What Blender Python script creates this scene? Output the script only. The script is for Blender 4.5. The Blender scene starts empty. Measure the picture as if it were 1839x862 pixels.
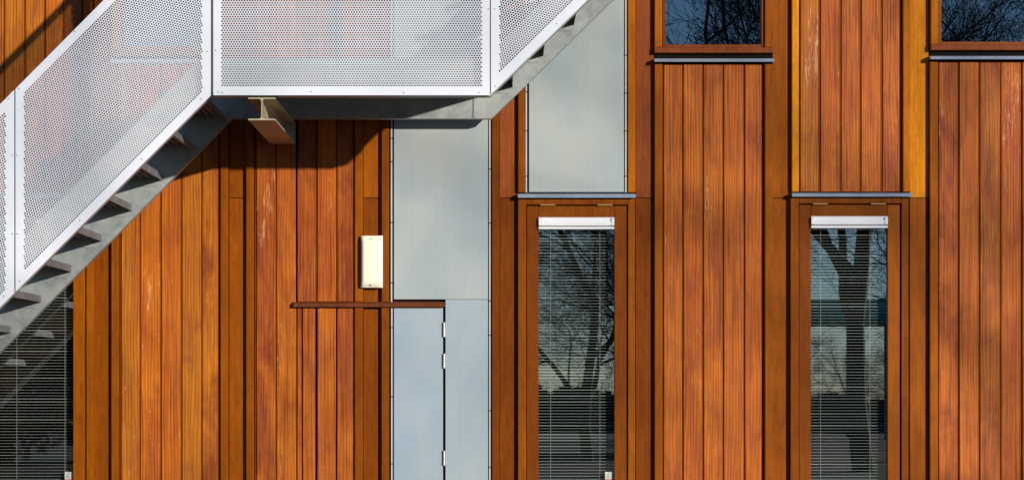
import bpy, math, random
import numpy as np
from mathutils import Vector, Matrix

random.seed(7)
rng = np.random.default_rng(11)
S = bpy.context.scene
COL = S.collection
R = math.radians

# ------------------------------------------------------------------ camera
CAM_D, CAM_Z, FPX = 14.5, 1.6, 4350.0        # metres from facade, eye height, focal length in photo pixels
PX0, PY0 = 910.0, 705.0                      # where the facade's normal through the lens meets the picture
cam_d = bpy.data.cameras.new('camera')
cam = bpy.data.objects.new('camera', cam_d); COL.objects.link(cam)
cam.location = (0, -CAM_D, CAM_Z); cam.rotation_euler = (R(90), 0, 0)
cam_d.sensor_width = 36.0; cam_d.lens = FPX / 1839 * 36
cam_d.shift_x = (919.5 - PX0) / 1839; cam_d.shift_y = (PY0 - 431) / 1839
cam_d.clip_end = 1000
S.camera = cam

# ------------------------------------------------------------------ sky and sun
SUN_AZ, SUN_EL = 35.5, 9.7                  # degrees right of the facade's normal, above the horizon
w = bpy.data.worlds.new('World'); S.world = w; w.use_nodes = True
wn = w.node_tree.nodes; wl = w.node_tree.links
sky = wn.new('ShaderNodeTexSky'); sky.sky_type = 'NISHITA'; sky.sun_disc = False
sky.sun_elevation = R(SUN_EL); sky.sun_rotation = R(180 - SUN_AZ)
sky.air_density = 0.75; sky.dust_density = 0.03; sky.ozone_density = 3.8
wl.new(sky.outputs[0], wn['Background'].inputs[0]); wn['Background'].inputs[1].default_value = 0.14
sd = bpy.data.lights.new('sun', 'SUN'); sd.energy = 5.0; sd.angle = R(0.8); sd.color = (1.0, 0.955, 0.88)
sun = bpy.data.objects.new('sun', sd); COL.objects.link(sun)
a, e = R(SUN_AZ), R(SUN_EL)
to_sun = Vector((math.sin(a) * math.cos(e), -math.cos(a) * math.cos(e), math.sin(e)))
sun.rotation_euler = to_sun.to_track_quat('Z', 'Y').to_euler(); sun.location = (15, -16, 9)
S.view_settings.view_transform = 'Standard'; S.view_settings.look = 'None'
S.view_settings.exposure = -0.16; S.view_settings.gamma = 1.0
S.view_settings.use_curve_mapping = False
S.render.engine = 'CYCLES'
S.cycles.use_denoising = True
S.cycles.max_bounces = 8; S.cycles.transparent_max_bounces = 12
S.cycles.sample_clamp_indirect = 6

# ------------------------------------------------------------------ helpers
def wx(px, d=0.0): return (px - PX0) * (CAM_D - d) / FPX
def wz(py, d=0.0): return CAM_Z + (PY0 - py) * (CAM_D - d) / FPX

ORI = {}                                     # world origin of every object made
def reg(o, org, parent):
    COL.objects.link(o)
    ORI[o.name] = Vector(org)
    if parent is not None:
        o.parent = parent; o.location = Vector(org) - ORI[parent.name]
    else:
        o.location = org
    return o
def empty(name, loc, parent=None):
    o = bpy.data.objects.new(name, None); o.empty_display_size = 0.2
    return reg(o, loc, parent)
def tag(o, label=None, cat=None, group=None, kind=None):
    if label: o['label'] = label
    if cat: o['category'] = cat
    if group: o['group'] = group
    if kind: o['kind'] = kind
    return o
class MB:
    """collects geometry in world coordinates, then links it as one object"""
    def __init__(s): s.v = []; s.f = []
    def add(s, v, f):
        n = len(s.v); s.v += [tuple(p) for p in v]; s.f += [tuple(i + n for i in q) for q in f]; return s
    def box(s, x0, x1, y0, y1, z0, z1):
        return s.add([(x0,y0,z0),(x1,y0,z0),(x1,y1,z0),(x0,y1,z0),(x0,y0,z1),(x1,y0,z1),(x1,y1,z1),(x0,y1,z1)],
                     [(0,3,2,1),(4,5,6,7),(0,1,5,4),(1,2,6,5),(2,3,7,6),(3,0,4,7)])
    def cham(s, x0, x1, yf, yb, z0, z1, c):
        """vertical piece, chamfered along the front edges (yf is nearer the camera)"""
        c = min(c, (x1 - x0) * .4, (yb - yf) * .8, (z1 - z0) * .4)
        A = [(x0,yb,z0),(x1,yb,z0),(x1,yb,z1),(x0,yb,z1)]
        B = [(x0,yf+c,z0),(x1,yf+c,z0),(x1,yf+c,z1),(x0,yf+c,z1)]
        C = [(x0+c,yf,z0+c),(x1-c,yf,z0+c),(x1-c,yf,z1-c),(x0+c,yf,z1-c)]
        f = [(3,2,1,0),(8,9,10,11)]
        for i in range(4):
            j = (i + 1) % 4
            f += [(i, j, 4 + j, 4 + i), (4 + i, 4 + j, 8 + j, 8 + i)]
        return s.add(A + B + C, f)
    def prism_y(s, pts, y0, y1):
        """polygon in x,z (counter-clockwise seen from the camera) pushed from y0 back to y1"""
        n = len(pts)
        v = [(x, y0, z) for x, z in pts] + [(x, y1, z) for x, z in pts]
        f = [tuple(range(n)), tuple(range(2*n-1, n-1, -1))]
        f += [(i, n + i, n + (i+1) % n, (i+1) % n) for i in range(n)]
        return s.add(v, f)
    def prism_x(s, pts, x0, x1):
        """polygon in y,z pushed from x0 to x1"""
        n = len(pts)
        v = [(x0, y, z) for y, z in pts] + [(x1, y, z) for y, z in pts]
        f = [tuple(range(n)), tuple(range(2*n-1, n-1, -1))]
        f += [(i, n + i, n + (i+1) % n, (i+1) % n) for i in range(n)]
        return s.add(v, f)
    def tube(s, p0, p1, r0, r1, n=8, cap=True):
        p0, p1 = Vector(p0), Vector(p1); d = (p1 - p0).normalized()
        u = d.cross(Vector((0,0,1)) if abs(d.z) < .9 else Vector((1,0,0))).normalized(); t = d.cross(u)
        v = []
        for p, r in ((p0, r0), (p1, r1)):
            for k in range(n):
                q = 2 * math.pi * k / n
                v.append(p + (u * math.cos(q) + t * math.sin(q)) * r)
        f = [(k, (k+1) % n, n + (k+1) % n, n + k) for k in range(n)]
        if cap: f += [tuple(range(n-1, -1, -1)), tuple(range(n, 2*n))]
        return s.add(v, f)
    def build(s, name, mat, parent=None, origin=None, smooth=False):
        v = np.array(s.v, dtype=float)
        if origin is None:
            origin = ((v[:,0].min()+v[:,0].max())/2, (v[:,1].min()+v[:,1].max())/2, v[:,2].min())
        me = bpy.data.meshes.new(name)
        me.from_pydata([tuple(p) for p in (v - np.array(origin))], [], s.f)
        me.materials.append(mat); me.update()
        oc = DEEP if rng.random() < .6 else MID
        if smooth: me.shade_smooth()
        o = reg(bpy.data.objects.new(name, me), origin, parent)
        if mat.name == 'stained_trim': o.color = oc
        return o

# ------------------------------------------------------------------ materials
def new_mat(name):
    m = bpy.data.materials.new(name); m.use_nodes = True
    return m, m.node_tree.nodes, m.node_tree.links, m.node_tree.nodes['Principled BSDF']
def nd(N, t, **kw):
    n = N.new(t)
    for k, v in kw.items(): setattr(n, k, v)
    return n
def ramp(N, stops):
    r = N.new('ShaderNodeValToRGB'); el = r.color_ramp.elements
    while len(el) < len(stops): el.new(0.5)
    for q, (p, c) in zip(el, stops):
        q.position = p; q.color = (c[0], c[1], c[2], 1) if len(c) == 3 else c
    return r
def mixc(N, L, fac, c1, c2, mode='MIX'):
    m = N.new('ShaderNodeMix'); m.data_type = 'RGBA'; m.blend_type = mode
    for sock, val in ((m.inputs[0], fac), (m.inputs[6], c1), (m.inputs[7], c2)):
        if hasattr(val, 'links') or hasattr(val, 'is_linked'): L.new(val, sock)
        elif isinstance(val, (int, float)): sock.default_value = val
        else: sock.default_value = (val[0], val[1], val[2], 1)
    return m.outputs[2]
def local(N, L, scale, rnd=True):
    """object coordinates, shifted by a number of each object's own, then stretched"""
    tc = N.new('ShaderNodeTexCoord'); mp = N.new('ShaderNodeMapping'); mp.inputs['Scale'].default_value = scale
    if rnd:
        oi = N.new('ShaderNodeObjectInfo')
        mu = nd(N, 'ShaderNodeMath', operation='MULTIPLY'); mu.inputs[1].default_value = 37.0
        L.new(oi.outputs['Random'], mu.inputs[0])
        ad = nd(N, 'ShaderNodeVectorMath', operation='ADD')
        L.new(tc.outputs['Object'], ad.inputs[0]); L.new(mu.outputs[0], ad.inputs[1])
        L.new(ad.outputs[0], mp.inputs[0])
    else:
        L.new(tc.outputs['Object'], mp.inputs[0])
    return mp.outputs[0]
def noise(N, L, vec, scale, detail=4, rough=.55, dist=0.0):
    n = N.new('ShaderNodeTexNoise'); L.new(vec, n.inputs['Vector'])
    n.inputs['Scale'].default_value = scale; n.inputs['Detail'].default_value = detail
    n.inputs['Roughness'].default_value = rough; n.inputs['Distortion'].default_value = dist
    return n.outputs['Fac']
def set_bump(N, L, b, h, strength, dist=.002):
    bp = N.new('ShaderNodeBump'); bp.inputs['Strength'].default_value = strength; bp.inputs['Distance'].default_value = dist
    L.new(h, bp.inputs['Height']); L.new(bp.outputs[0], b.inputs['Normal'])

def wood_plank():
    m, N, L, b = new_mat('stained_plank')
    oi = N.new('ShaderNodeObjectInfo')
    # every board has a stain of its own
    base = ramp(N, [(0, (.25,.048,.008)), (.3, (.39,.084,.009)), (.6, (.46,.108,.009)), (.8, (.32,.064,.011)), (1, (.43,.098,.009))])
    L.new(oi.outputs['Random'], base.inputs[0])
    # blotches where the stain has worn or soaked in
    bl = noise(N, L, local(N, L, (4.5, 4.5, 1.5)), 1.7, 4, .6, .5)
    blr = ramp(N, [(.36, (0,0,0)), (.62, (1,1,1))]); L.new(bl, blr.inputs[0])
    c = mixc(N, L, blr.outputs[0], base.outputs[0], (.53,.145,.010))
    bl2 = noise(N, L, local(N, L, (5, 5, 1.9)), 1.9, 5, .65, .8)
    b2 = ramp(N, [(.48, (0,0,0)), (.74, (.58,.58,.58))]); L.new(bl2, b2.inputs[0])
    c = mixc(N, L, b2.outputs[0], c, (.215,.047,.018))
    # grain: fine lines drawn out along the board
    g = noise(N, L, local(N, L, (85, 85, 1.6)), 1.0, 5, .6, .25)
    gr = ramp(N, [(.30, (.56,.52,.52)), (.48, (.96,.95,.95)), (.72, (1.18,1.14,1.08))]); L.new(g, gr.inputs[0])
    c = mixc(N, L, 1.0, c, gr.outputs[0], 'MULTIPLY')
    # cathedral grain
    wv = N.new('ShaderNodeTexWave'); wv.bands_direction = 'X'; wv.wave_profile = 'SIN'
    wv.inputs['Scale'].default_value = 14; wv.inputs['Distortion'].default_value = 9
    wv.inputs['Detail'].default_value = 2; wv.inputs['Detail Scale'].default_value = .8
    L.new(local(N, L, (1.2, 1.2, .13)), wv.inputs['Vector'])
    wr = ramp(N, [(.0, (.74,.68,.68)), (.5, (1,1,1)), (1, (1.10,1.10,1.06))]); L.new(wv.outputs['Fac'], wr.inputs[0])
    c = mixc(N, L, .8, c, wr.outputs[0], 'MULTIPLY')
    # pale raised flecks where the stain has rubbed off, only on some boards and stretches
    fl = noise(N, L, local(N, L, (95, 95, 7)), 1.0, 3, .7, 1.2)
    ms = noise(N, L, local(N, L, (6, 6, 1.1)), 1.3, 2, .5)
    mu = nd(N, 'ShaderNodeMath', operation='MULTIPLY'); L.new(fl, mu.inputs[0]); L.new(ms, mu.inputs[1])
    fr = ramp(N, [(.385, (0,0,0)), (.44, (.7,.7,.7))]); L.new(mu.outputs[0], fr.inputs[0])
    c = mixc(N, L, fr.outputs[0], c, (.78,.40,.14))
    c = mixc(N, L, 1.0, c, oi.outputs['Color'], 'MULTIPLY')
    L.new(c, b.inputs['Base Color'])
    rr = ramp(N, [(.3, (.36,.36,.36)), (.7, (.6,.6,.6))]); L.new(bl2, rr.inputs[0]); L.new(rr.outputs[0], b.inputs['Roughness'])
    b.inputs['Specular IOR Level'].default_value = .2
    set_bump(N, L, b, g, .35, .0012)
    return m
DEEP, MID, SUNLIT_GOLD, RED, SUNLIT_AMBER = (.21,.046,.0008,1), (.29,.068,.0010,1), (.66,.215,.0015,1), (.25,.058,.014,1), (.42,.112,.002,1)  # gold and amber put the brightness of direct sun into the trim colour
def wood_trim():
    m, N, L, b = new_mat('stained_trim')
    oi = N.new('ShaderNodeObjectInfo')
    rv = ramp(N, [(0, (.86,.84,.9)), (.5, (1,1,1)), (1, (1.14,1.2,1.1))]); L.new(oi.outputs['Random'], rv.inputs[0])
    base = mixc(N, L, 1.0, oi.outputs['Color'], rv.outputs[0], 'MULTIPLY')      # each piece carries its own stain, a few with direct sun painted in
    bl = noise(N, L, local(N, L, (4, 4, .8)), 1.6, 4, .6, .4)
    blr = ramp(N, [(.42, (0,0,0)), (.7, (.75,.75,.75))]); L.new(bl, blr.inputs[0])
    c = mixc(N, L, blr.outputs[0], base, mixc(N, L, 1.0, base, (1.3,1.42,1.2), 'MULTIPLY'))
    g = noise(N, L, local(N, L, (160, 160, 2.2)), 1.0, 4, .55, .15)
    gr = ramp(N, [(.3, (.78,.76,.76)), (.55, (1,1,1)), (.8, (1.1,1.1,1.05))]); L.new(g, gr.inputs[0])
    c = mixc(N, L, 1.0, c, gr.outputs[0], 'MULTIPLY')
    mo = noise(N, L, local(N, L, (30, 30, 9)), 1.0, 4, .65, .4)
    mr = ramp(N, [(.32, (.78,.74,.74)), (.5, (1,1,1)), (.7, (1.14,1.18,1.1))]); L.new(mo, mr.inputs[0])
    c = mixc(N, L, .8, c, mr.outputs[0], 'MULTIPLY')
    L.new(c, b.inputs['Base Color']); b.inputs['Roughness'].default_value = .45
    b.inputs['Specular IOR Level'].default_value = .10
    set_bump(N, L, b, g, .25, .0008)
    return m
def grey_panel():
    m, N, L, b = new_mat('grey_panel')
    st = noise(N, L, local(N, L, (70, 70, .35)), 1.0, 4, .6)
    sr = ramp(N, [(.3, (.965,.97,.97)), (.7, (1.03,1.025,1.025))]); L.new(st, sr.inputs[0])
    cl = noise(N, L, local(N, L, (2.4, 2.4, 1.2)), 1.5, 3, .5)
    cr = ramp(N, [(.35, (.325,.380,.410)), (.65, (.395,.425,.420))]); L.new(cl, cr.inputs[0])
    oi = N.new('ShaderNodeObjectInfo')
    c = mixc(N, L, 1.0, cr.outputs[0], sr.outputs[0], 'MULTIPLY')
    c = mixc(N, L, 1.0, c, oi.outputs['Color'], 'MULTIPLY')
    L.new(c, b.inputs['Base Color']); b.inputs['Roughness'].default_value = .42
    b.inputs['Specular IOR Level'].default_value = .55
    set_bump(N, L, b, st, .08, .0008)
    return m
def galvanised(name, lo, hi, rough=.5, metal=.25):
    m, N, L, b = new_mat(name)
    a1 = noise(N, L, local(N, L, (1,1,1), True), 9, 5, .65, .6)
    a2 = noise(N, L, local(N, L, (1,1,1), True), 70, 3, .6)
    r1 = ramp(N, [(.32, lo), (.68, hi)]); L.new(a1, r1.inputs[0])
    r2 = ramp(N, [(.3, (.9,.9,.9)), (.66, (1,1,1)), (.78, (1.3,1.3,1.28))]); L.new(a2, r2.inputs[0])
    c = mixc(N, L, 1.0, r1.outputs[0], r2.outputs[0], 'MULTIPLY')
    L.new(c, b.inputs['Base Color']); b.inputs['Metallic'].default_value = metal
    rr = ramp(N, [(.3, (rough-.1,)*3), (.7, (rough+.12,)*3)]); L.new(a1, rr.inputs[0]); L.new(rr.outputs[0], b.inputs['Roughness'])
    return m
def plain(name, col, rough=.5, metal=0.0, spec=.5, var=.06, scale=8):
    m, N, L, b = new_mat(name)
    n = noise(N, L, local(N, L, (1,1,1)), scale, 4, .6)
    r = ramp(N, [(.3, (1-var,)*3), (.7, (1+var,)*3)]); L.new(n, r.inputs[0])
    L.new(mixc(N, L, 1.0, col, r.outputs[0], 'MULTIPLY'), b.inputs['Base Color'])
    b.inputs['Roughness'].default_value = rough; b.inputs['Metallic'].default_value = metal
    b.inputs['Specular IOR Level'].default_value = spec
    return m
def glass():
    m, N, L, b = new_mat('window_glass')
    N.remove(b)
    tr = N.new('ShaderNodeBsdfTransparent'); tr.inputs[0].default_value = (.90,.93,.92,1)
    gl = N.new('ShaderNodeBsdfGlossy'); gl.inputs['Roughness'].default_value = 0.0; gl.inputs[0].default_value = (1,1,1,1)
    fr = N.new('ShaderNodeFresnel'); fr.inputs['IOR'].default_value = 2.8      # coated double glazing: four faces mirror
    mx = N.new('ShaderNodeMixShader'); ge = N.new('ShaderNodeNewGeometry')
    fm = nd(N, 'ShaderNodeMath', operation='SUBTRACT'); fm.use_clamp = True      # the mirror coat is on the outer face only
    L.new(fr.outputs[0], fm.inputs[0]); L.new(ge.outputs['Backfacing'], fm.inputs[1])
    L.new(fm.outputs[0], mx.inputs[0]); L.new(tr.outputs[0], mx.inputs[1]); L.new(gl.outputs[0], mx.inputs[2])
    L.new(mx.outputs[0], N['Material Output'].inputs[0])
    return m
def ground_mat(name, c1, c2, scale, rough=.9):
    m, N, L, b = new_mat(name)
    tc = N.new('ShaderNodeTexCoord')
    n = noise(N, L, tc.outputs['Object'], scale, 6, .65)
    r = ramp(N, [(.3, c1), (.7, c2)]); L.new(n, r.inputs[0]); L.new(r.outputs[0], b.inputs['Base Color'])
    b.inputs['Roughness'].default_value = rough
    return m

M = dict(
    plank=wood_plank(), trim=wood_trim(), grey=grey_panel(), glass=glass(),
    galv=galvanised('galvanised_steel', (.27,.30,.29), (.45,.46,.42)),
    tread=galvanised('tread_steel', (.16,.165,.17), (.27,.27,.27), .6, .2),
    beam=galvanised('beam_steel', (.38,.30,.18), (.50,.41,.27), .55, .05),
    white=plain('white_coated_sheet', (.80,.80,.825), .35, 0, .5, .03, 3),
    vent=plain('white_vent', (.90,.87,.87), .4, 0, .5, .02),
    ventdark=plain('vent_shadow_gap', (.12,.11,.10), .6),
    lamp=plain('cream_diffuser', (.93,.89,.66), .28, 0, .5, .02),
    lampbase=plain('cream_lamp_base', (.70,.66,.50), .45),
    zinc=plain('zinc_flashing', (.33,.37,.43), .38, .35, .5, .15, 6),
    alu=plain('aluminium_edge', (.62,.60,.58), .4, .3),
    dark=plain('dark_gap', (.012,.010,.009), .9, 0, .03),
    brass=plain('brass_hinge', (.55,.33,.08), .35, .6),
    steel=plain('steel_hinge', (.36,.35,.29), .4, .5, .5, .3, 60),
    slat=plain('blind_slat', (.70,.70,.60), .45),
    cord=plain('blind_cord', (.45,.47,.40), .8),
    room=plain('room_surface', (.045,.043,.04), .9),
    desk=plain('pale_blue_laminate', (.42,.52,.66), .5),
    core=plain('wall_backing', (.10,.028,.010), .9),
    plinth=ground_mat('concrete', (.26,.25,.24), (.36,.35,.33), 6),
    sticker=plain('sticker_paper', (.62,.64,.52), .5),
    stickerred=plain('sticker_red', (.60,.22,.17), .5),
    ink=plain('sticker_ink', (.05,.06,.05), .6),
    bolt=plain('bolt_head', (.33,.33,.34), .4, .6),
    bark=plain('bark', (.075,.058,.042), .9, 0, .2, .35, 12),
    grass=ground_mat('grass', (.012,.020,.007), (.030,.036,.014), 1.2),
    paving=ground_mat('asphalt', (.045,.044,.043), (.07,.068,.065), 9),
    hedge=plain('hedge_leaf', (.035,.05,.02), .7, 0, .3, .4, 3),
    cabingreen=plain('carport_green', (.05,.58,.44), .5),
)

# ------------------------------------------------------------------ ground
tag(MB().box(-200, 200, -260, 200, -.3, 0).build('ground', M['grass'], None, (0,0,0)), kind='structure')
tag(MB().box(-30, 30, -3.2, -.02, -.05, .004).build('pavement', M['paving'], None, (0,-1.6,0)), kind='structure')

# ------------------------------------------------------------------ building
TOP, BOT = -420, 1110
Y_BOARD, Y_PLANK, Y_BATTEN = .020, 0.0, -.014     # front faces of recessed boards, planks, battens
bld = tag(empty('building', (0, .2, 0)), 'orange-stained timber building clad in upright planks with narrow windows and grey panels', 'building')

LOW = {'M': 0.0, 'R': 490.0, 'L': -972.0}          # shift of each lower window in photo pixels
UPP = {'M': 0.0, 'R': 495.5, 'L': -973.0}

core = MB()
holes = [(946+d, 1126+d, 'low') for d in LOW.values()] + [(1188+d, 1374+d, 'upp') for d in UPP.values()]
xs = sorted({-800, 2640} | {h[0] for h in holes} | {h[1] for h in holes})
def solid_spans(x0, x1):
    c = (x0 + x1) / 2; cuts = []
    for h0, h1, k in holes:
        if h0 <= c <= h1: cuts.append((358, 1000) if k == 'low' else (-330, 90))
    sp = []; cur = TOP
    for t, b_ in sorted(cuts):
        sp.append((cur, t)); cur = b_
    sp.append((cur, BOT + 10)); return sp
for x0, x1 in zip(xs[:-1], xs[1:]):
    for t, b_ in solid_spans(x0, x1):
        core.box(wx(x0), wx(x1), .05, .30, wz(b_), wz(t))
core.build('wall_core', M['core'], bld)
MB().box(wx(-800), wx(2640), -.02, .31, -.05, wz(BOT) - .03).build('plinth', M['plinth'], bld)
for z0, z1 in ((.1, 2.86), (3.02, wz(TOP) - .02)):
    x0, x1, y0, y1 = wx(-790), wx(2630), .31, 4.3
    MB().add([(x0,y0,z0),(x1,y0,z0),(x1,y1,z0),(x0,y1,z0),(x0,y0,z1),(x1,y0,z1),(x1,y1,z1),(x0,y1,z1)],
             [(0,1,2,3),(7,6,5,4),(1,5,6,2),(2,6,7,3),(3,7,4,0)]).build('room_shell', M['room'], bld)

def plank_panel(spans, py0, py1, tint=(1,1,1), name='plank_panel', parent=None, label=None):
    g = empty(name, (wx((spans[0][0] + spans[-1][1]) / 2), .02, wz(py1)), parent or bld)
    if label: g['label'] = label
    for k, (x0, x1) in enumerate(spans):
        j = rng.uniform(-.0015, .0015)
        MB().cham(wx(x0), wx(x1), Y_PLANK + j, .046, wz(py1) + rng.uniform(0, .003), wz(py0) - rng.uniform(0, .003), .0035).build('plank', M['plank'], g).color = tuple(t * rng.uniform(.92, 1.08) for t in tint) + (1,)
    # tongues that close the joints between the planks
    for (a0, a1), (b0, b1) in zip(spans[:-1], spans[1:]):
        MB().box(wx(a1) - .002, wx(b0) + .002, .0095, .044, wz(py1), wz(py0)).build('tongue', M['trim'], g)
    for e0, e1 in ((spans[0][0] - 3, spans[0][0] + .6), (spans[-1][1] - .6, spans[-1][1] + 5.5)):
        MB().box(wx(e0), wx(e1), .012, .044, wz(py1), wz(py0)).build('tongue', M['trim'], g)
    return g
def batten(x0, x1, py0=TOP, py1=BOT, parent=None, yf=Y_BATTEN, col=None):
    o = MB().cham(wx(x0), wx(x1), yf + rng.uniform(-.001, .001), .048, wz(py1), wz(py0), .0042).build('batten', M['trim'], parent or bld)
    if col: o.color = col
    return o
def board(x0, x1, joint=355, py0=TOP, py1=BOT, parent=None, cols=(None, None)):
    cuts = [(py0, joint - .5), (joint + .5, py1)] if joint else [(py0, py1)]
    for (p0, p1), col in zip(cuts, cols):
        o = MB().cham(wx(x0), wx(x1), Y_BOARD, .049, wz(p1), wz(p0), .0015).build('recess_board', M['trim'], parent or bld)
        if col: o.color = col
def flashing(x0, x1, py0, py1, out=.045, gap=0):
    """folded metal drip: back upstand, sloping top, front nose"""
    z1, z0 = wz(py0), wz(py1)
    p = [(.045, z1 + .012), (.040, z1 + .012), (.040, z1 + .004), (-out, z1 - .004), (-out - .006, z0), (-out - .002, z0), (.0, z0 + .006), (.045, z0 + .006)]
    o = MB().prism_x(p, wx(x0), wx(x1)).build('flashing', M['zinc'], bld)
    return o

P_A0 = [(218,249.5),(252.5,286.5),(290,324),(327,360.5),(363,391)]
P_B0 = [(460.5,494),(497,531),(534,566),(570,603),(605.5,634)]
P_A1 = [(1192,1224.5),(1227.5,1260.5),(1264,1297),(1300,1335),(1338,1367.5)]
P_R  = [(1437.5,1469.5),(1474,1507),(1511,1543),(1547,1581),(1585,1615)]
P_A2 = [(1686,1719.5),(1723,1756.5),(1760,1795),(1798,1833),(1836,1866)]
P_LT = [(-27,5.5),(9,42),(45.5,78.5),(82,111.5),(115,147)]
def even(x0, n=5, pitch=36.6, wdt=33.2): return [(x0 + k*pitch, x0 + k*pitch + wdt) for k in range(n)]
plank_panel(P_LT, TOP, 346, (1.05,1.08,1))
plank_panel(P_A0, 117, BOT, (1.07,1.12,1))
plank_panel(P_B0[:2], TOP, BOT, (.98,.95,1))
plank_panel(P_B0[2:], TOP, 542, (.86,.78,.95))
plank_panel(P_A1, 116, BOT, (1,.99,1.1))
plank_panel(P_R, TOP, 345, (1.06,1.06,1.4))
plank_panel(P_A2, 112, BOT, (.96,.98,1.15))
for x in (-266, -523, -780, 1935, 2192, 2449): plank_panel(even(x), TOP, BOT)
for x in (-340, -597, 2118, 2375):
    batten(x, x + 14); board(x + 14.5, x + 45.5, None); batten(x + 46, x + 70)
# trims, from left to right
batten(-83, -69); board(-68, -47, None)
batten(-46, -31, TOP, 346); batten(150, 164, TOP, 346)
board(168, 200)
batten(200, 214, 117, BOT); batten(396, 410, 117, BOT)
board(411, 441.5); batten(442, 456)
batten(637, 652, TOP, 542); board(652.5, 684.5, 355, TOP, 542); batten(685, 699, TOP, 542)
batten(883, 897); board(897.5, 929.5, cols=(RED, DEEP))
batten(930, 943, TOP, 346); batten(1127, 1141, TOP, 346, col=SUNLIT_AMBER)
board(1142, 1174.5, cols=(RED, DEEP))
batten(1175, 1189, 116, BOT); batten(1373, 1387.5, 116, BOT)
board(1388, 1421, cols=(MID, MID))
batten(1421.5, 1434, TOP, 345, col=SUNLIT_GOLD); batten(1621, 1634, TOP, 345, col=SUNLIT_AMBER)  # upper battens coloured brighter to stand for full sun
board(1635, 1668.5, cols=(SUNLIT_GOLD, MID))  # sunlit upper length is painted into the board's colour
batten(1669, 1684, 112, BOT); batten(1869, 1884, 112, BOT)
board(1885, 1917); batten(1917.5, 1931)
# flashings
flashing(-44, 170, 349, 357); flashing(930, 1141, 348.5, 356.5); flashing(1421, 1636, 347, 354.5)
flashing(200, 412, 107, 115); flashing(1174.5, 1389, 106.5, 113.5); flashing(1668.5, 1886, 102, 109)

# grey metal panels beside and above the windows
def metal_panel(x0, x1, py0, py1, label, parent=None, yf=-.004, col=(1,1,1,1)):
    o = MB().cham(wx(x0), wx(x1), yf, .03, wz(py1), wz(py0), .001).build('metal_panel', M['grey'], parent or bld)
    o['label'] = label; o.color = col; return o
metal_panel(707.5, 876.5, TOP, 537.4, 'tall pale grey panel rising behind the landing', col=(1.06,1.04,.98,1))
metal_panel(800, 876.5, 538, BOT, 'narrow grey panel right of the hinges', col=(.98,1.02,1.05,1))
metal_panel(950, 1120.5, TOP, 345, 'grey panel above the middle window', col=(1.08,1.06,.98,1))
def edge_trim(x0, x1, py0, py1, parent=None):
    MB().box(wx(x0), wx(x1), -.010, .04, wz(py1), wz(py0)).build('edge_trim', M['alu'], parent or bld)
edge_trim(702, 704.5, TOP, 542); edge_trim(878.5, 881, TOP, BOT); edge_trim(944, 946.5, TOP, 346); edge_trim(1122.5, 1125, TOP, 346)
clip_me = None
def clip(px, py, parent=None):
    global clip_me
    if clip_me is None:
        o = MB().box(wx(px) - .0075, wx(px) + .0075, -.0125, .02, wz(py) - .0025, wz(py) + .0025).build('clip', M['dark'], parent or bld); clip_me = o.data
    else:
        o = reg(bpy.data.objects.new('clip', clip_me), (wx(px), .00375, wz(py) - .0025), parent or bld)
for px, ys in ((703.5, (249, 291, 400, 508)), (880, (304, 401, 540, 602, 737, 838)), (945.2, (166, 236, 317)), (1123.5, (100, 168, 236, 317))):
    for py in ys: clip(px, py)

# hidden door: planks, battens and a grey sheet hung on three hinges, under a brown drip bar
door = empty('door', (wx(670), .02, wz(BOT)), bld)
door['label'] = 'flush door of planks and grey sheet hung on steel hinges'
for x0, x1 in ((543.5, 566), (570, 603), (605.5, 634)):
    MB().cham(wx(x0), wx(x1), Y_PLANK - .001, .046, wz(BOT), wz(552), .0035).build('plank', M['plank'], door)
MB().cham(wx(534), wx(541.5), Y_PLANK, .046, wz(BOT), wz(552), .002).build('plank_strip', M['plank'], bld)
for x0, x1 in ((637, 652), (685, 699)):
    MB().cham(wx(x0), wx(x1), Y_BATTEN, .048, wz(BOT), wz(552), .003).build('batten', M['trim'], door)
MB().cham(wx(652.5), wx(684.5), Y_BOARD, .049, wz(BOT), wz(552), .0015).build('recess_board', M['trim'], door)
MB().cham(wx(707.5), wx(795.5), -.005, .03, wz(BOT), wz(553), .001).build('metal_sheet', M['grey'], door).color = (.95,1.01,1.07,1)
MB().box(wx(702.5), wx(705), -.010, .04, wz(BOT), wz(553)).build('edge_trim', M['alu'], door)
for py in (592, 648, 822):
    h = MB()
    for k in range(2):
        zc = wz(py) + (.5 - k) * .045
        h.tube((wx(797.6), -.014, zc - .0205), (wx(797.6), -.014, zc + .0205), .0075, .0075, 10)
    h.box(wx(794.5), wx(800.5), -.0085, .01, wz(py) - .04, wz(py) + .04)
    h.build('hinge', M['steel'], door)
z1, z0 = wz(543), wz(551.5)
MB().prism_x([(.045, z1 + .006), (-.020, z1 + .002), (-.038, z1 - .008), (-.038, z0), (.045, z0)], wx(528), wx(798.5)).build('drip_bar', M['trim'], bld).color = (.13,.034,.012,1)
for px, ys in ((703.8, (588, 712, 832)),):
    for py in ys: clip(px, py, door)

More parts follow.
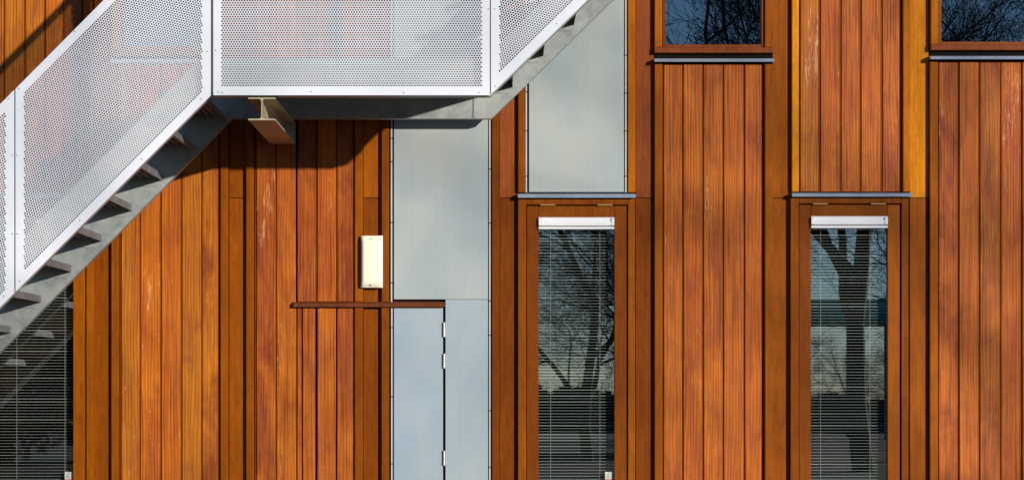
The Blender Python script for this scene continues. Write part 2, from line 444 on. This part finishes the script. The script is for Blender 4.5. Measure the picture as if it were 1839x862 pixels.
# ------------------------------------------------------------------ lower windows (glazed sash, vent at the head)
def lower_window(key, gx0, gx1, py_head, label, sticker):
    """gx0..gx1 glass edges; py_head the top of the frame"""
    d = py_head - 357
    B = 1000
    wdw = empty('window', (wx((gx0 + gx1) / 2), .02, wz(B)), bld); wdw['label'] = label
    T = lambda *a_: MB().cham(*a_)
    yf, ys = -.016, -.002
    fo0, fo1 = gx0 - 37, gx1 + 37            # outer frame
    so0, so1 = gx0 - 21, gx1 + 22            # sash outside
    T(wx(fo0), wx(so0 - 1), yf, .06, wz(B), wz(357.5 + d), .003).build('frame_jamb', M['trim'], wdw)
    T(wx(so1 + 2), wx(fo1), yf, .06, wz(B), wz(357.5 + d), .003).build('frame_jamb', M['trim'], wdw)
    T(wx(so0 - .8), wx(so1 + 1.8), yf, .06, wz(368 + d), wz(357.5 + d), .003).build('frame_head', M['trim'], wdw)
    T(wx(so0 - .8), wx(so1 + 1.8), yf, .06, wz(B), wz(B - 10), .003).build('frame_sill', M['trim'], wdw)
    T(wx(so0), wx(gx0), ys, .055, wz(B - 11), wz(370 + d), .002).build('sash_stile', M['trim'], wdw)
    T(wx(gx1), wx(so1), ys, .055, wz(B - 11), wz(370 + d), .002).build('sash_stile', M['trim'], wdw)
    T(wx(gx0 + .3), wx(gx1 - .3), ys, .055, wz(391 + d), wz(370 + d), .002).build('sash_rail', M['trim'], wdw)
    T(wx(gx0 + .3), wx(gx1 - .3), ys, .055, wz(B - 11), wz(B - 34), .002).build('sash_rail', M['trim'], wdw)
    MB().box(wx(gx0 - 3), wx(gx1 + 3), .026, .032, wz(B - 30), wz(392 + d)).build('pane', M['glass'], wdw)
    # ventilator: extruded body with two ridges, end caps and a lower lip
    v = MB()
    x0, x1 = wx(gx0 + .5), wx(gx1 - .5)
    za, zb, zc, zd = wz(390.5 + d), wz(406 + d), wz(408 + d), wz(412 + d)
    prof = [(.024, za), (-.010, za), (-.014, za - .003), (-.014, za - .009), (-.011, za - .011), (-.011, za - .019), (-.019, za - .022), (-.021, zb + .012), (-.017, zb), (.024, zb)]
    v.prism_x(prof, x0 + .018, x1 - .018)
    v.prism_x([(.024, zc), (-.018, zc), (-.022, zd + .003), (-.019, zd), (.024, zd)], x0, x1)
    v.build('vent', M['vent'], wdw)
    for u0, u1 in ((x0, x0 + .017), (x1 - .017, x1)):
        MB().prism_x([(.024, za), (-.012, za), (-.024, za - .014), (-.024, zb + .004), (-.020, zb), (.024, zb)], u0, u1).build('vent_end_cap', M['vent'], wdw)
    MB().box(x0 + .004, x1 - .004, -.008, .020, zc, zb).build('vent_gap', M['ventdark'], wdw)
    for hx0, hx1 in ((gx0 + 3, gx0 + 30), (gx1 - 31, gx1 - 4)):
        MB().cham(wx(hx0), wx(hx1), -.021, .0, wz(370.2 + d), wz(367 + d), .003).build('hinge', M['brass'], wdw)
    if sticker:
        sx0, sx1 = gx1 - 16.5, gx1 - 2.5
        s = MB().box(wx(sx0), wx(sx1), .0235, .0255, wz(860), wz(847)).build('sticker', M['sticker'], wdw)
        s['label'] = 'small pale sticker with red lower edge in the corner of the pane'
        MB().box(wx(sx0), wx(sx1), .0222, .0232, wz(863), wz(859)).build('sticker_edge', M['stickerred'], wdw)
        MB().tube((wx(sx0 + 5.5), .0225, wz(851.5)), (wx(sx0 + 5.5), .0233, wz(851.5)), .004, .004, 10).build('sticker_mark', M['ink'], wdw)
        m_ = MB()
        for k in range(5):
            q0, q1 = R(-60 + 40*k), R(-60 + 40*(k+1))
            m_.tube((wx(sx0 + 7.6) + .006*math.cos(q0), .0227, wz(850) + .007*math.sin(q0)), (wx(sx0 + 7.6) + .006*math.cos(q1), .0227, wz(850) + .007*math.sin(q1)), .0012, .0012, 5)
        m_.build('sticker_mark', M['ink'], wdw)
        m_ = MB()
        for k in range(3): m_.box(wx(sx0 + 2), wx(sx1 - 3 - (k % 2) * 2), .0226, .0233, wz(854.6 + k*1.5), wz(854.0 + k*1.5))
        m_.build('sticker_print', M['ink'], wdw)
    return wdw
lower_window('M', 967, 1103.5, 357, 'narrow window with a white vent below the grey panel', True)
lower_window('R', 1456, 1594, 355, 'narrow window with a white vent left of the right-hand planks', False)
lower_window('L', -5, 131.5, 358, 'narrow window behind the lower flight of stairs', True)

def blind(gx0, gx1, c0, c1, label):
    """open venetian blind close behind the pane"""
    yc = .075
    root = tag(empty('venetian_blind', (wx((gx0 + gx1) / 2), yc, wz(985))), label, 'blind', 'venetian blinds behind the lower panes')
    x0, x1 = wx(gx0 + .5), wx(gx1 - .5)
    MB().box(x0, x1, yc - .014, yc + .014, wz(412), wz(400)).build('head_rail', M['slat'], root)
    mb = MB(); hw, n = .0080, 4
    pts = [(-hw + 2*hw*k/n, .0016 * (1 - (2*k/n - 1)**2)) for k in range(n + 1)]
    L_ = x1 - x0
    v = [(-L_/2, y, z) for y, z in pts] + [(L_/2, y, z) for y, z in pts] + [(-L_/2, y, z - .0006) for y, z in pts] + [(L_/2, y, z - .0006) for y, z in pts]
    q = n + 1
    f = [(k, q + k, q + k + 1, k + 1) for k in range(n)] + [(2*q + k, 2*q + k + 1, 3*q + k + 1, 3*q + k) for k in range(n)]
    f += [(0, 2*q, 3*q, q), (n, q + n, 3*q + n, 2*q + n)]
    me = bpy.data.meshes.new('slat'); me.from_pydata(v, [], f); me.materials.append(M['slat'])
    py = 421.0
    while py < 975:
        o = reg(bpy.data.objects.new('slat', me), ((x0 + x1)/2, yc, wz(py)), root)
        o.rotation_euler = (R(rng.normal(5.0, 1.6) + (12.0 if rng.random() < .15 else 0)), 0, 0)
        py += 5.36
    MB().box(x0, x1, yc - .010, yc + .010, wz(985), wz(980)).build('bottom_rail', M['slat'], root)
    for cx in (c0, c1):
        MB().tube((wx(cx), yc - .0095, wz(984)), (wx(cx), yc - .0095, wz(411)), .0019, .0019, 6).build('ladder_cord', M['cord'], root)
blind(967, 1103.5, 989, 1078, 'open venetian blind behind the middle pane with a blue sky reflection')
blind(1456, 1594, 1476, 1565, 'open venetian blind behind the rightmost narrow pane with the dark trunk reflection')
blind(-5, 131.5, 26, 113, 'open venetian blind in the dark window under the lower stair flight')

# ------------------------------------------------------------------ upper windows (only their lower ends are in the picture)
def upper_window(dx, dy, label):
    wdw = empty('window', (wx(1281 + dx), .02, wz(97 + dy)), bld); wdw['label'] = label
    X = lambda p: wx(p + dx); Z = lambda p: wz(p + dy); TP = -330
    MB().cham(X(1175), X(1189), -.018, .06, Z(86.2), Z(TP), .004).build('frame_jamb', M['trim'], wdw).color = SUNLIT_AMBER  # sun on this jamb is painted into its colour
    MB().cham(X(1373), X(1388), -.018, .06, Z(86.2), Z(TP), .004).build('frame_jamb', M['trim'], wdw)
    MB().cham(X(1175), X(1388), -.024, .06, Z(96.5), Z(86.6), .003).build('frame_sill', M['trim'], wdw).color = RED
    MB().cham(X(1175), X(1388), -.018, .06, Z(TP), Z(TP - 14), .003).build('frame_head', M['trim'], wdw)
    MB().cham(X(1190), X(1195), -.002, .055, Z(86), Z(TP), .002).build('sash_stile', M['trim'], wdw)
    MB().cham(X(1367), X(1372), -.002, .055, Z(86), Z(TP), .002).build('sash_stile', M['trim'], wdw)
    MB().cham(X(1195.2), X(1366.8), -.002, .055, Z(86), Z(80.5), .002).build('sash_rail', M['trim'], wdw).color = RED
    MB().box(X(1192), X(1370), .022, .028, Z(83), Z(TP)).build('pane', M['glass'], wdw)
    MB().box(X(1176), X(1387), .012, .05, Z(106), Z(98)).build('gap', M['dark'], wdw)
upper_window(UPP['M'], 0, 'upper window with plain blue sky and one bare crown reflected')
upper_window(UPP['R'], -5, 'upper window at the right edge full of reflected branches')
upper_window(UPP['L'], 3, 'upper window behind the perforated stair panel')

# ------------------------------------------------------------------ bulkhead lamp
lx0, lx1, lz0, lz1 = wx(649), wx(688), wz(517), wz(424)
lamp = tag(empty('wall_lamp', ((lx0 + lx1)/2, -.014, lz0)), 'cream upright bulkhead lamp on the brown battens left of the grey panel', 'lamp')
MB().cham(lx0 + .002, lx1 - .002, -.040, -.0145, lz0 + .002, lz1 - .002, .004).build('base', M['lampbase'], lamp)
m_ = MB(); NX, NZ = 16, 14; vv = []; ff = []
for j in range(NZ + 1):
    for i in range(NX + 1):
        u, t = i / NX * 2 - 1, j / NZ * 2 - 1
        bow = (1 - abs(u) ** 3.2) ** .5 if abs(u) < 1 else 0
        end = (1 - abs(t) ** 14) ** .5 if abs(t) < 1 else 0
        y = -.040 - .012 * min(1, 6*(1-abs(u)), 8*(1-abs(t))) - .013 * bow * end
        vv.append(((lx0 + lx1)/2 + u * (lx1 - lx0)/2, y, (lz0 + lz1)/2 + t * (lz1 - lz0)/2))
for j in range(NZ):
    for i in range(NX):
        k = j * (NX + 1) + i; ff.append((k, k + 1, k + NX + 2, k + NX + 1))
m_.add(vv, ff).build('diffuser', M['lamp'], lamp, smooth=True)
for zz in (lz1 - .020, lz0 + .016):
    MB().tube(((lx0+lx1)/2 - .004, -.058, zz), ((lx0+lx1)/2 - .004, -.0685, zz), .004, .0035, 10).build('screw', M['bolt'], lamp)

# ------------------------------------------------------------------ outside stair
Y_F, Y_B = -1.27, -.20                        # front faces of the front and back stringers
XL, XR, ZB = -1.622, -.09, 3.216              # corners of the landing, underside of the stringers
SL, SR = 1.005, .978                          # slope of the two flights
stair = tag(empty('staircase', (XL, -.75, 0)), 'galvanised outside stair with white perforated side panels crossing the timber facade', 'staircase')
def stringer_polys():
    vt, hl = .262, .205
    zl = .0; xl = XL - (ZB - zl) / SL
    left = [(xl, zl), (XL, ZB), (XL - .03, ZB + hl), (XL - .03 - .02, ZB + hl), (xl - .10, zl + .15), (xl - .10, zl)]
    land = [(XL, ZB), (XR - .105, ZB), (XR - .105, ZB + hl), (XL - .03, ZB + hl)]
    xr = XR + 2.05
    right = [(XR - .105, ZB), (XR, ZB), (xr, ZB + (xr - XR) * SR), (xr, ZB + (xr - XR) * SR + vt), (XR - .03, ZB + hl), (XR - .105, ZB + hl)]
    return left, land, right
def stringer(yf, flange):
    for k, pts in enumerate(stringer_polys()):
        s = MB().prism_y(pts, yf, yf + .010)
        # lower flange, turned away from the camera
        if k == 0: a_, b_ = pts[0], pts[1]
        elif k == 1: a_, b_ = pts[0], pts[1]
        segs = [(pts[0], pts[1])] if k < 2 else [(pts[0], pts[1]), (pts[1], pts[2])]
        for (ax, az), (bx, bz) in segs:
            s.add([(ax, yf + .0095, az), (bx, yf + .0095, bz), (bx, yf + flange, bz), (ax, yf + flange, az),
                   (ax, yf + .0095, az + .011), (bx, yf + .0095, bz + .011), (bx, yf + flange, bz + .011), (ax, yf + flange, az + .011)],
                  [(0,3,2,1),(4,5,6,7),(0,1,5,4),(1,2,6,5),(2,3,7,6),(3,0,4,7)])
        s.build('stringer', M['galv'], stair)
stringer(Y_B, .06); stringer(Y_F, .06)
MB().box(XR - .109, XR - .101, Y_B - .004, Y_B + .02, ZB + .004, ZB + .2).build('weld_seam', M['tread'], stair)
# landing deck
MB().box(XL - .03, XR + .05, Y_F + .012, Y_B - .002, 3.395, 3.427).build('landing_deck', M['tread'], stair)
# treads
def tread(xr, z, depth=.235, lip=.040):
    x0, x1, ya, yb = xr - depth, xr, Y_F + .012, Y_B - .002
    t = MB()
    t.box(x0, x1, ya, yb, z - .003, z)
    t.box(x1 - .003, x1, ya, yb, z - lip, z - .0031); t.box(x0, x0 + .003, ya, yb, z - lip, z - .0031)
    for k in range(1, 6):
        xx = x0 + depth * k / 6
        t.box(xx - .006, xx + .006, ya, yb, z - .022, z - .0031)
    o = t.build('tread', M['tread'], stair)
    e_ = MB().prism_y([(x0 + .03, z - .075), (x1 - .028, z - .075), (x1 - .004, z - .042), (x1 - .004, z - .004), (x0 + .004, z - .004), (x0 + .004, z - .042)], yb - .005, yb - .0005)
    e_.build('end_plate', M['galv'], o)
for k in range(18): tread(-1.677 - .1786 * k, 3.250 - .1795 * k)
for k in range(10): tread(.035 + .1815 * k, 3.440 + .1842 * k * SR / .978)
# I-beam carrying the landing
bx, bz1, bz0 = wx(470.2, 1.3), 3.2065, wz(216.5, 1.3)
bw, tf, tw = .147 / 2, .0085, .003
prof = [(-bw, bz0), (bw, bz0), (bw, bz0 + tf), (tw + .009, bz0 + tf), (tw, bz0 + tf + .009), (tw, bz1 - tf - .009), (tw + .009, bz1 - tf), (bw, bz1 - tf),
        (bw, bz1), (-bw, bz1), (-bw, bz1 - tf), (-tw - .009, bz1 - tf), (-tw, bz1 - tf - .009), (-tw, bz0 + tf + .009), (-tw - .009, bz0 + tf), (-bw, bz0 + tf)]
MB().prism_y([(bx + x, z) for x, z in prof], -1.305, -.016).build('i_beam', M['beam'], stair)
MB().box(bx - .072, bx + .072, -.0155, -.001, bz0 + .001, bz1 - .001).build('beam_plate', M['galv'], stair)

# perforated white sheets: every hole is cut
Y_P = -1.33
def fpx(px, py): return wx(px, 1.33), wz(py, 1.33)
def inset(poly, m):
    n = len(poly); out = []
    for i in range(n):
        p0, p1, p2 = Vector(poly[i-1]), Vector(poly[i]), Vector(poly[(i+1) % n])
        d1, d2 = (p1 - p0).normalized(), (p2 - p1).normalized()
        n1, n2 = Vector((-d1.y, d1.x)), Vector((-d2.y, d2.x))      # inward for counter-clockwise polygons
        k = 1 + n1.dot(n2)
        out.append(tuple(p1 + (n1 + n2) * (m / k)))
    return out
def inside(P, poly, m=0.0):
    ok = np.ones(len(P), bool)
    n = len(poly)
    for i in range(n):
        a_, b_ = np.array(poly[i]), np.array(poly[(i+1) % n]); d = (b_ - a_) / np.linalg.norm(b_ - a_)
        ok &= ((P[:,0] - a_[0]) * -d[1] + (P[:,1] - a_[1]) * d[0]) >= m
    return ok
PITCH = .01437
def perforated(pts_px, ang, label, bolts):
    outer = [fpx(*p) for p in pts_px]
    lim = inset(outer, .0475)                    # hole centres stay inside this line
    frm = inset(outer, .0395)
    c = np.mean(outer, axis=0); ca, sa = math.cos(ang), math.sin(ang)
    rad = max(np.linalg.norm(np.array(p) - c) for p in outer) + .05
    ni, nj = int(rad / PITCH) + 2, int(rad / (PITCH * .866)) + 2
    J, I = np.mgrid[-nj:nj+1, -ni:ni+1]
    U = (I + .5 * (J % 2)) * PITCH; V = J * PITCH * math.sqrt(3) / 2
    P = np.stack([c[0] + U*ca - V*sa, c[1] + U*sa + V*ca], -1).reshape(-1, 2)
    hole = inside(P, lim); near = inside(P, lim, -PITCH * 1.45) & ~hole
    q = np.radians(30 + 60*np.arange(6)) + ang
    ring = np.stack([np.cos(q), np.sin(q)], -1)
    ro, ri, th = PITCH / math.sqrt(3) * 1.0005, PITCH * .395, .002
    H = P[hole]; nH = len(H)
    A = H[:,None,:] + ring[None] * ro; B = H[:,None,:] + ring[None] * ri
    def to3(X, y): return np.concatenate([X[...,:1], np.full(X.shape[:-1] + (1,), y), X[...,1:]], -1).reshape(-1, 3)
    verts = [to3(A, Y_P), to3(B, Y_P), to3(B, Y_P + th)]
    k = np.arange(6); k1 = (k + 1) % 6; base = (np.arange(nH) * 6)[:,None]
    oA, oB, oC = 0, nH*6, nH*12
    F1 = np.stack([oA + base + k, oA + base + k1, oB + base + k1, oB + base + k], -1).reshape(-1, 4)
    F2 = np.stack([oB + base + k, oB + base + k1, oC + base + k1, oC + base + k], -1).reshape(-1, 4)
    NN = P[near]; nN = len(NN)
    verts.append(to3(NN[:,None,:] + ring[None] * ro, Y_P)); o6 = nH*18
    b6 = o6 + (np.arange(nN) * 6)[:,None]
    F3 = np.concatenate([b6 + np.array([0,1,2,3]), b6 + np.array([0,3,4,5])], 0)
    # plain margin with a return folded back round the outside
    n = len(outer); off = o6 + nN*6
    mg = [(x, Y_P - .0004, z) for x, z in outer] + [(x, Y_P - .0004, z) for x, z in frm] + [(x, Y_P + .025, z) for x, z in outer]
    verts.append(np.array(mg)); F4 = []
    for i in range(n):
        j = (i + 1) % n
        F4 += [(off + i, off + j, off + n + j, off + n + i), (off + 2*n + i, off + 2*n + j, off + j, off + i)]
    Vv = np.concatenate(verts); Ff = np.concatenate([F1, F2, F3, np.array(F4)])
    org = np.array([c[0], Y_P, min(p[1] for p in outer)])
    me = bpy.data.meshes.new('balustrade_panel')
    me.vertices.add(len(Vv)); me.vertices.foreach_set('co', (Vv - org).astype(np.float32).ravel())
    me.loops.add(Ff.size); me.loops.foreach_set('vertex_index', Ff.astype(np.int32).ravel())
    me.polygons.add(len(Ff)); me.polygons.foreach_set('loop_start', np.arange(0, Ff.size, 4, dtype=np.int32))
    me.polygons.foreach_set('loop_total', np.full(len(Ff), 4, np.int32))
    me.update(calc_edges=True); me.validate(); me.shade_flat(); me.materials.append(M['white'])
    o = reg(bpy.data.objects.new('balustrade_panel', me), tuple(org), stair); o['label'] = label
    for bxp, byp in bolts:
        x, z = fpx(bxp, byp)
        MB().tube((x, Y_P, z), (x, Y_P - .003, z), .0042, .0034, 8).build('bolt', M['bolt'], o)
    return o
HT = 364
def flightp(x0, y0, x1, sl):
    y1 = y0 - (x1 - x0) * sl
    return [(x0, y0), (x1, y1), (x1, y1 - HT), (x0, y0 - HT)]
p0 = flightp(-325, 526.5 + 350 * SL, 25.2, SL); p1 = flightp(27.8, 524, 378.2, SL)
p2 = [(383, 171.5), (879.7, 171.5), (879.7, 171.5 - HT), (383, 171.5 - HT)]
p3 = flightp(881.6, 170, 1250, SR)
perforated(p0, math.atan(SL), 'white perforated sheet at the left edge', [(22, 279), (22, 420), (7, 532), (15, 178)])
perforated(p1, math.atan(SL), 'sloping white perforated sheet of the lower flight',
           [(30.5, 279), (31, 420), (35, 505), (143.5, 396), (254, 286), (361, 178), (34, 160), (134, 57), (372, 93)])
perforated(p2, 0, 'level white perforated sheet of the landing', [(387, 91), (391.5, 166), (399.5, 166.5), (559, 165), (725, 167), (860, 167), (877, 17)])
perforated(p3, math.atan(SR), 'sloping white perforated sheet of the upper flight', [(888.5, 17), (889, 155), (1000, 43)])
for px, zb, zt in ((26.5, 527, 165), (380.4, 172, -190), (880.7, 171, -190), (1251, -190, -550)):
    x, _ = fpx(px, 0)
    MB().box(x - .03, x + .03, -1.2985, -1.2875, wz(zb, 1.3) + .02, wz(zt, 1.3)).build('post', M['galv'], stair)

# ------------------------------------------------------------------ what stands behind the camera and mirrors in the panes
def grow_tree(seed, height, spread, levels=6, kids=3, trunk_r=.2, sparse=1.0, clear=.3):
    r = random.Random(seed); trunk = MB(); crown = MB()
    def rec(p, d, ln, rad, lv):
        n = 4 if lv < 2 else 3
        mb = trunk if lv == 0 else crown
        q = Vector(p); pts = [q.copy()]
        for k in range(n):
            j = .10 if lv == 0 else .22
            d = (d + Vector((r.gauss(0, j), r.gauss(0, j), r.gauss(0, j) + (.06 if lv else 0)))).normalized()
            q2 = q + d * (ln / n)
            ra, rb = rad * (1 - .45 * k / n), rad * (1 - .45 * (k + 1) / n)
            mb.tube(q, q2, max(ra, .0048), max(rb, .0042), 7 if lv < 2 else (4 if lv < 4 else 3), cap=False)
            q = q2; pts.append(q.copy())
        if lv >= levels: return
        nk = kids + (1 if lv in (0, 1, 3) else 0)
        for c in range(nk):
            if lv > 1 and r.random() > sparse: continue
            t = clear + (1 - clear) * (c + r.random()) / nk if lv == 0 else .25 + .75 * (c + r.random()) / nk
            fi = min(int(t * n), n - 1); s_ = pts[fi].lerp(pts[fi + 1], t * n - fi)
            ax = Vector((r.gauss(0, 1), r.gauss(0, 1), r.gauss(0, .5))).normalized()
            side = (ax - d * ax.dot(d)).normalized()
            an = r.uniform(.45, .95) * spread
            nd_ = (d * math.cos(an) + side * math.sin(an)).normalized()
            rec(s_, nd_, ln * r.uniform(.55, .78), rad * r.uniform(.36, .50), lv + 1)
        rec(q, (d + Vector((r.gauss(0,.2), r.gauss(0,.2), .1))).normalized(), ln * .66, rad * .55, lv + 1)
    rec((0, 0, -.05), Vector((0, 0, 1)), height * .45, trunk_r, 0)
    return trunk, crown
TREES = {}
def tree(seed, x, y, height, spread, label, rot=0, scale=1.0, **kw):
    root = tag(empty('bare_tree', (x, y, 0)), label, 'tree', 'bare winter trees across the lawn')
    root.rotation_euler = (0, 0, rot); root.scale = (scale,) * 3
    if seed not in TREES:
        t, c = grow_tree(seed, height, spread, **kw)
        ms = []
        for nm, mb in (('trunk', t), ('crown', c)):
            me = bpy.data.meshes.new(nm); me.from_pydata(mb.v, [], mb.f); me.materials.append(M['bark']); ms.append(me)
        TREES[seed] = ms
    for nm, me in zip(('trunk', 'crown'), TREES[seed]):
        o = bpy.data.objects.new(nm, me); COL.objects.link(o); o.parent = root
    return root
tree(3, 7.3, -35, 13.5, .78, 'tall bare tree whose thick trunk mirrors in the rightmost narrow pane', rot=1.0, trunk_r=.24, levels=7, sparse=.80)
tree(5, 13.2, -36, 12.5, 1.1, 'bare tree mirrored in the upper pane at the right edge', trunk_r=.17, levels=6, sparse=.75)
tree(5, 10.4, -44, 12.5, 1.1, 'farther bare tree mirrored left of centre in the upper right pane', rot=2.1, scale=1.05)
tree(9, 1.9, -42, 8.5, 1.25, 'low bare tree mirrored in the middle narrow pane', trunk_r=.15, clear=.15)
tree(9, 3.6, -50, 8.5, 1.25, 'second low bare tree mirrored in the middle narrow pane, farther off', rot=1.9, trunk_r=.15, clear=.15)
tree(21, 17.7, -20.5, 10.5, 1.2, 'bare tree far right of the photographer throwing soft branch shadows on the facade', trunk_r=.14, levels=5, clear=.25, sparse=.82)
tree(21, 11.3, -20.5, 10.5, 1.2, 'bare tree nearer the photographer on the right with soft branch shadows on the grey panels', rot=2.4, scale=.74)
# open carport with a green fascia, mirrored in the rightmost pane
cb = tag(empty('carport', (14.5, -65, 0)), 'open carport with a green fascia mirrored in the rightmost narrow pane', 'carport')
MB().box(9.5, 19.5, -68.1, -64.8, 3.86, 4.65).build('fascia', M['cabingreen'], cb)
for x in (9.8, 12.9, 16.1, 19.2):
    for y in (-67.8, -65.1):
        MB().box(x - .06, x + .06, y - .06, y + .06, 0, 3.87).build('post', M['galv'], cb)
# evergreen foliage: many small leaf faces round a stem
def leaf_cloud(n, size, fn):
    mb = MB()
    for k in range(n):
        p = Vector(fn()); s_ = rng.uniform(*size)
        u = Vector(rng.normal(size=3)).normalized(); t_ = u.cross(Vector(rng.normal(size=3))).normalized()
        mb.add([p - u*s_, p - t_*s_*.6, p + u*s_, p + t_*s_*.6], [(0, 1, 2, 3)])
    return mb
def shrub(x, y, r, h, label):   # foliage is spread through the whole crown
    root = tag(empty('evergreen_shrub', (x, y, 0)), label, 'shrub', 'evergreen shrubs across the lawn')
    MB().tube((x, y, -.05), (x, y, h * .7), .12, .04, 8).build('stem', M['bark'], root)
    def pt():
        while True:
            q = rng.uniform(-1, 1, 3)
            if q @ q < 1: break
        k = 1 + .25 * math.sin(5*q[0] + x) * math.cos(4*q[2])
        return (x + q[0]*r*k, y + q[1]*r*k, h*.5 + q[2]*h*.5)
    leaf_cloud(9000, (.06, .14), pt).build('foliage', M['hedge'], root)
tree(9, 12.2, -72, 8.5, 1.25, 'bushy bare tree behind the left end of the carport', rot=.7, scale=.42)
tree(9, 14.6, -73, 8.5, 1.25, 'bushy bare tree behind the middle of the carport', rot=2.9, scale=.45)
tree(9, 10.6, -76, 8.5, 1.25, 'bushy bare tree beyond the left corner of the carport', rot=4.1, scale=.42)
shrub(-11.6, -40, 2.6, 4.6, 'dense evergreen shrub mirrored at the left in the window under the stairs')
shrub(-9.2, -43, 2.3, 4.0, 'dense evergreen shrub mirrored at the right in the window under the stairs')
# hedge at the far side of the lawn
def htop(x): return 1.75 + .25 * math.sin(x * .7) + .15 * math.sin(x * 2.3) + .08 * math.sin(x * 6.1)
def hp():
    x = rng.uniform(-34, 40); return (x, rng.uniform(-90.4, -89.3), htop(x) - .35 + rng.normal() * .22)
hb = leaf_cloud(30000, (.025, .06), hp)
for k in range(560):
    x = -60 + k * .25; hb.box(x, x + .25, -90.6, -89.4, 0, htop(x) - rng.uniform(.05, .25))
tag(hb.build('hedge', M['hedge'], None, (0, -90, 0)), 'long low dark hedge across the far lawn', 'hedge', kind='stuff')
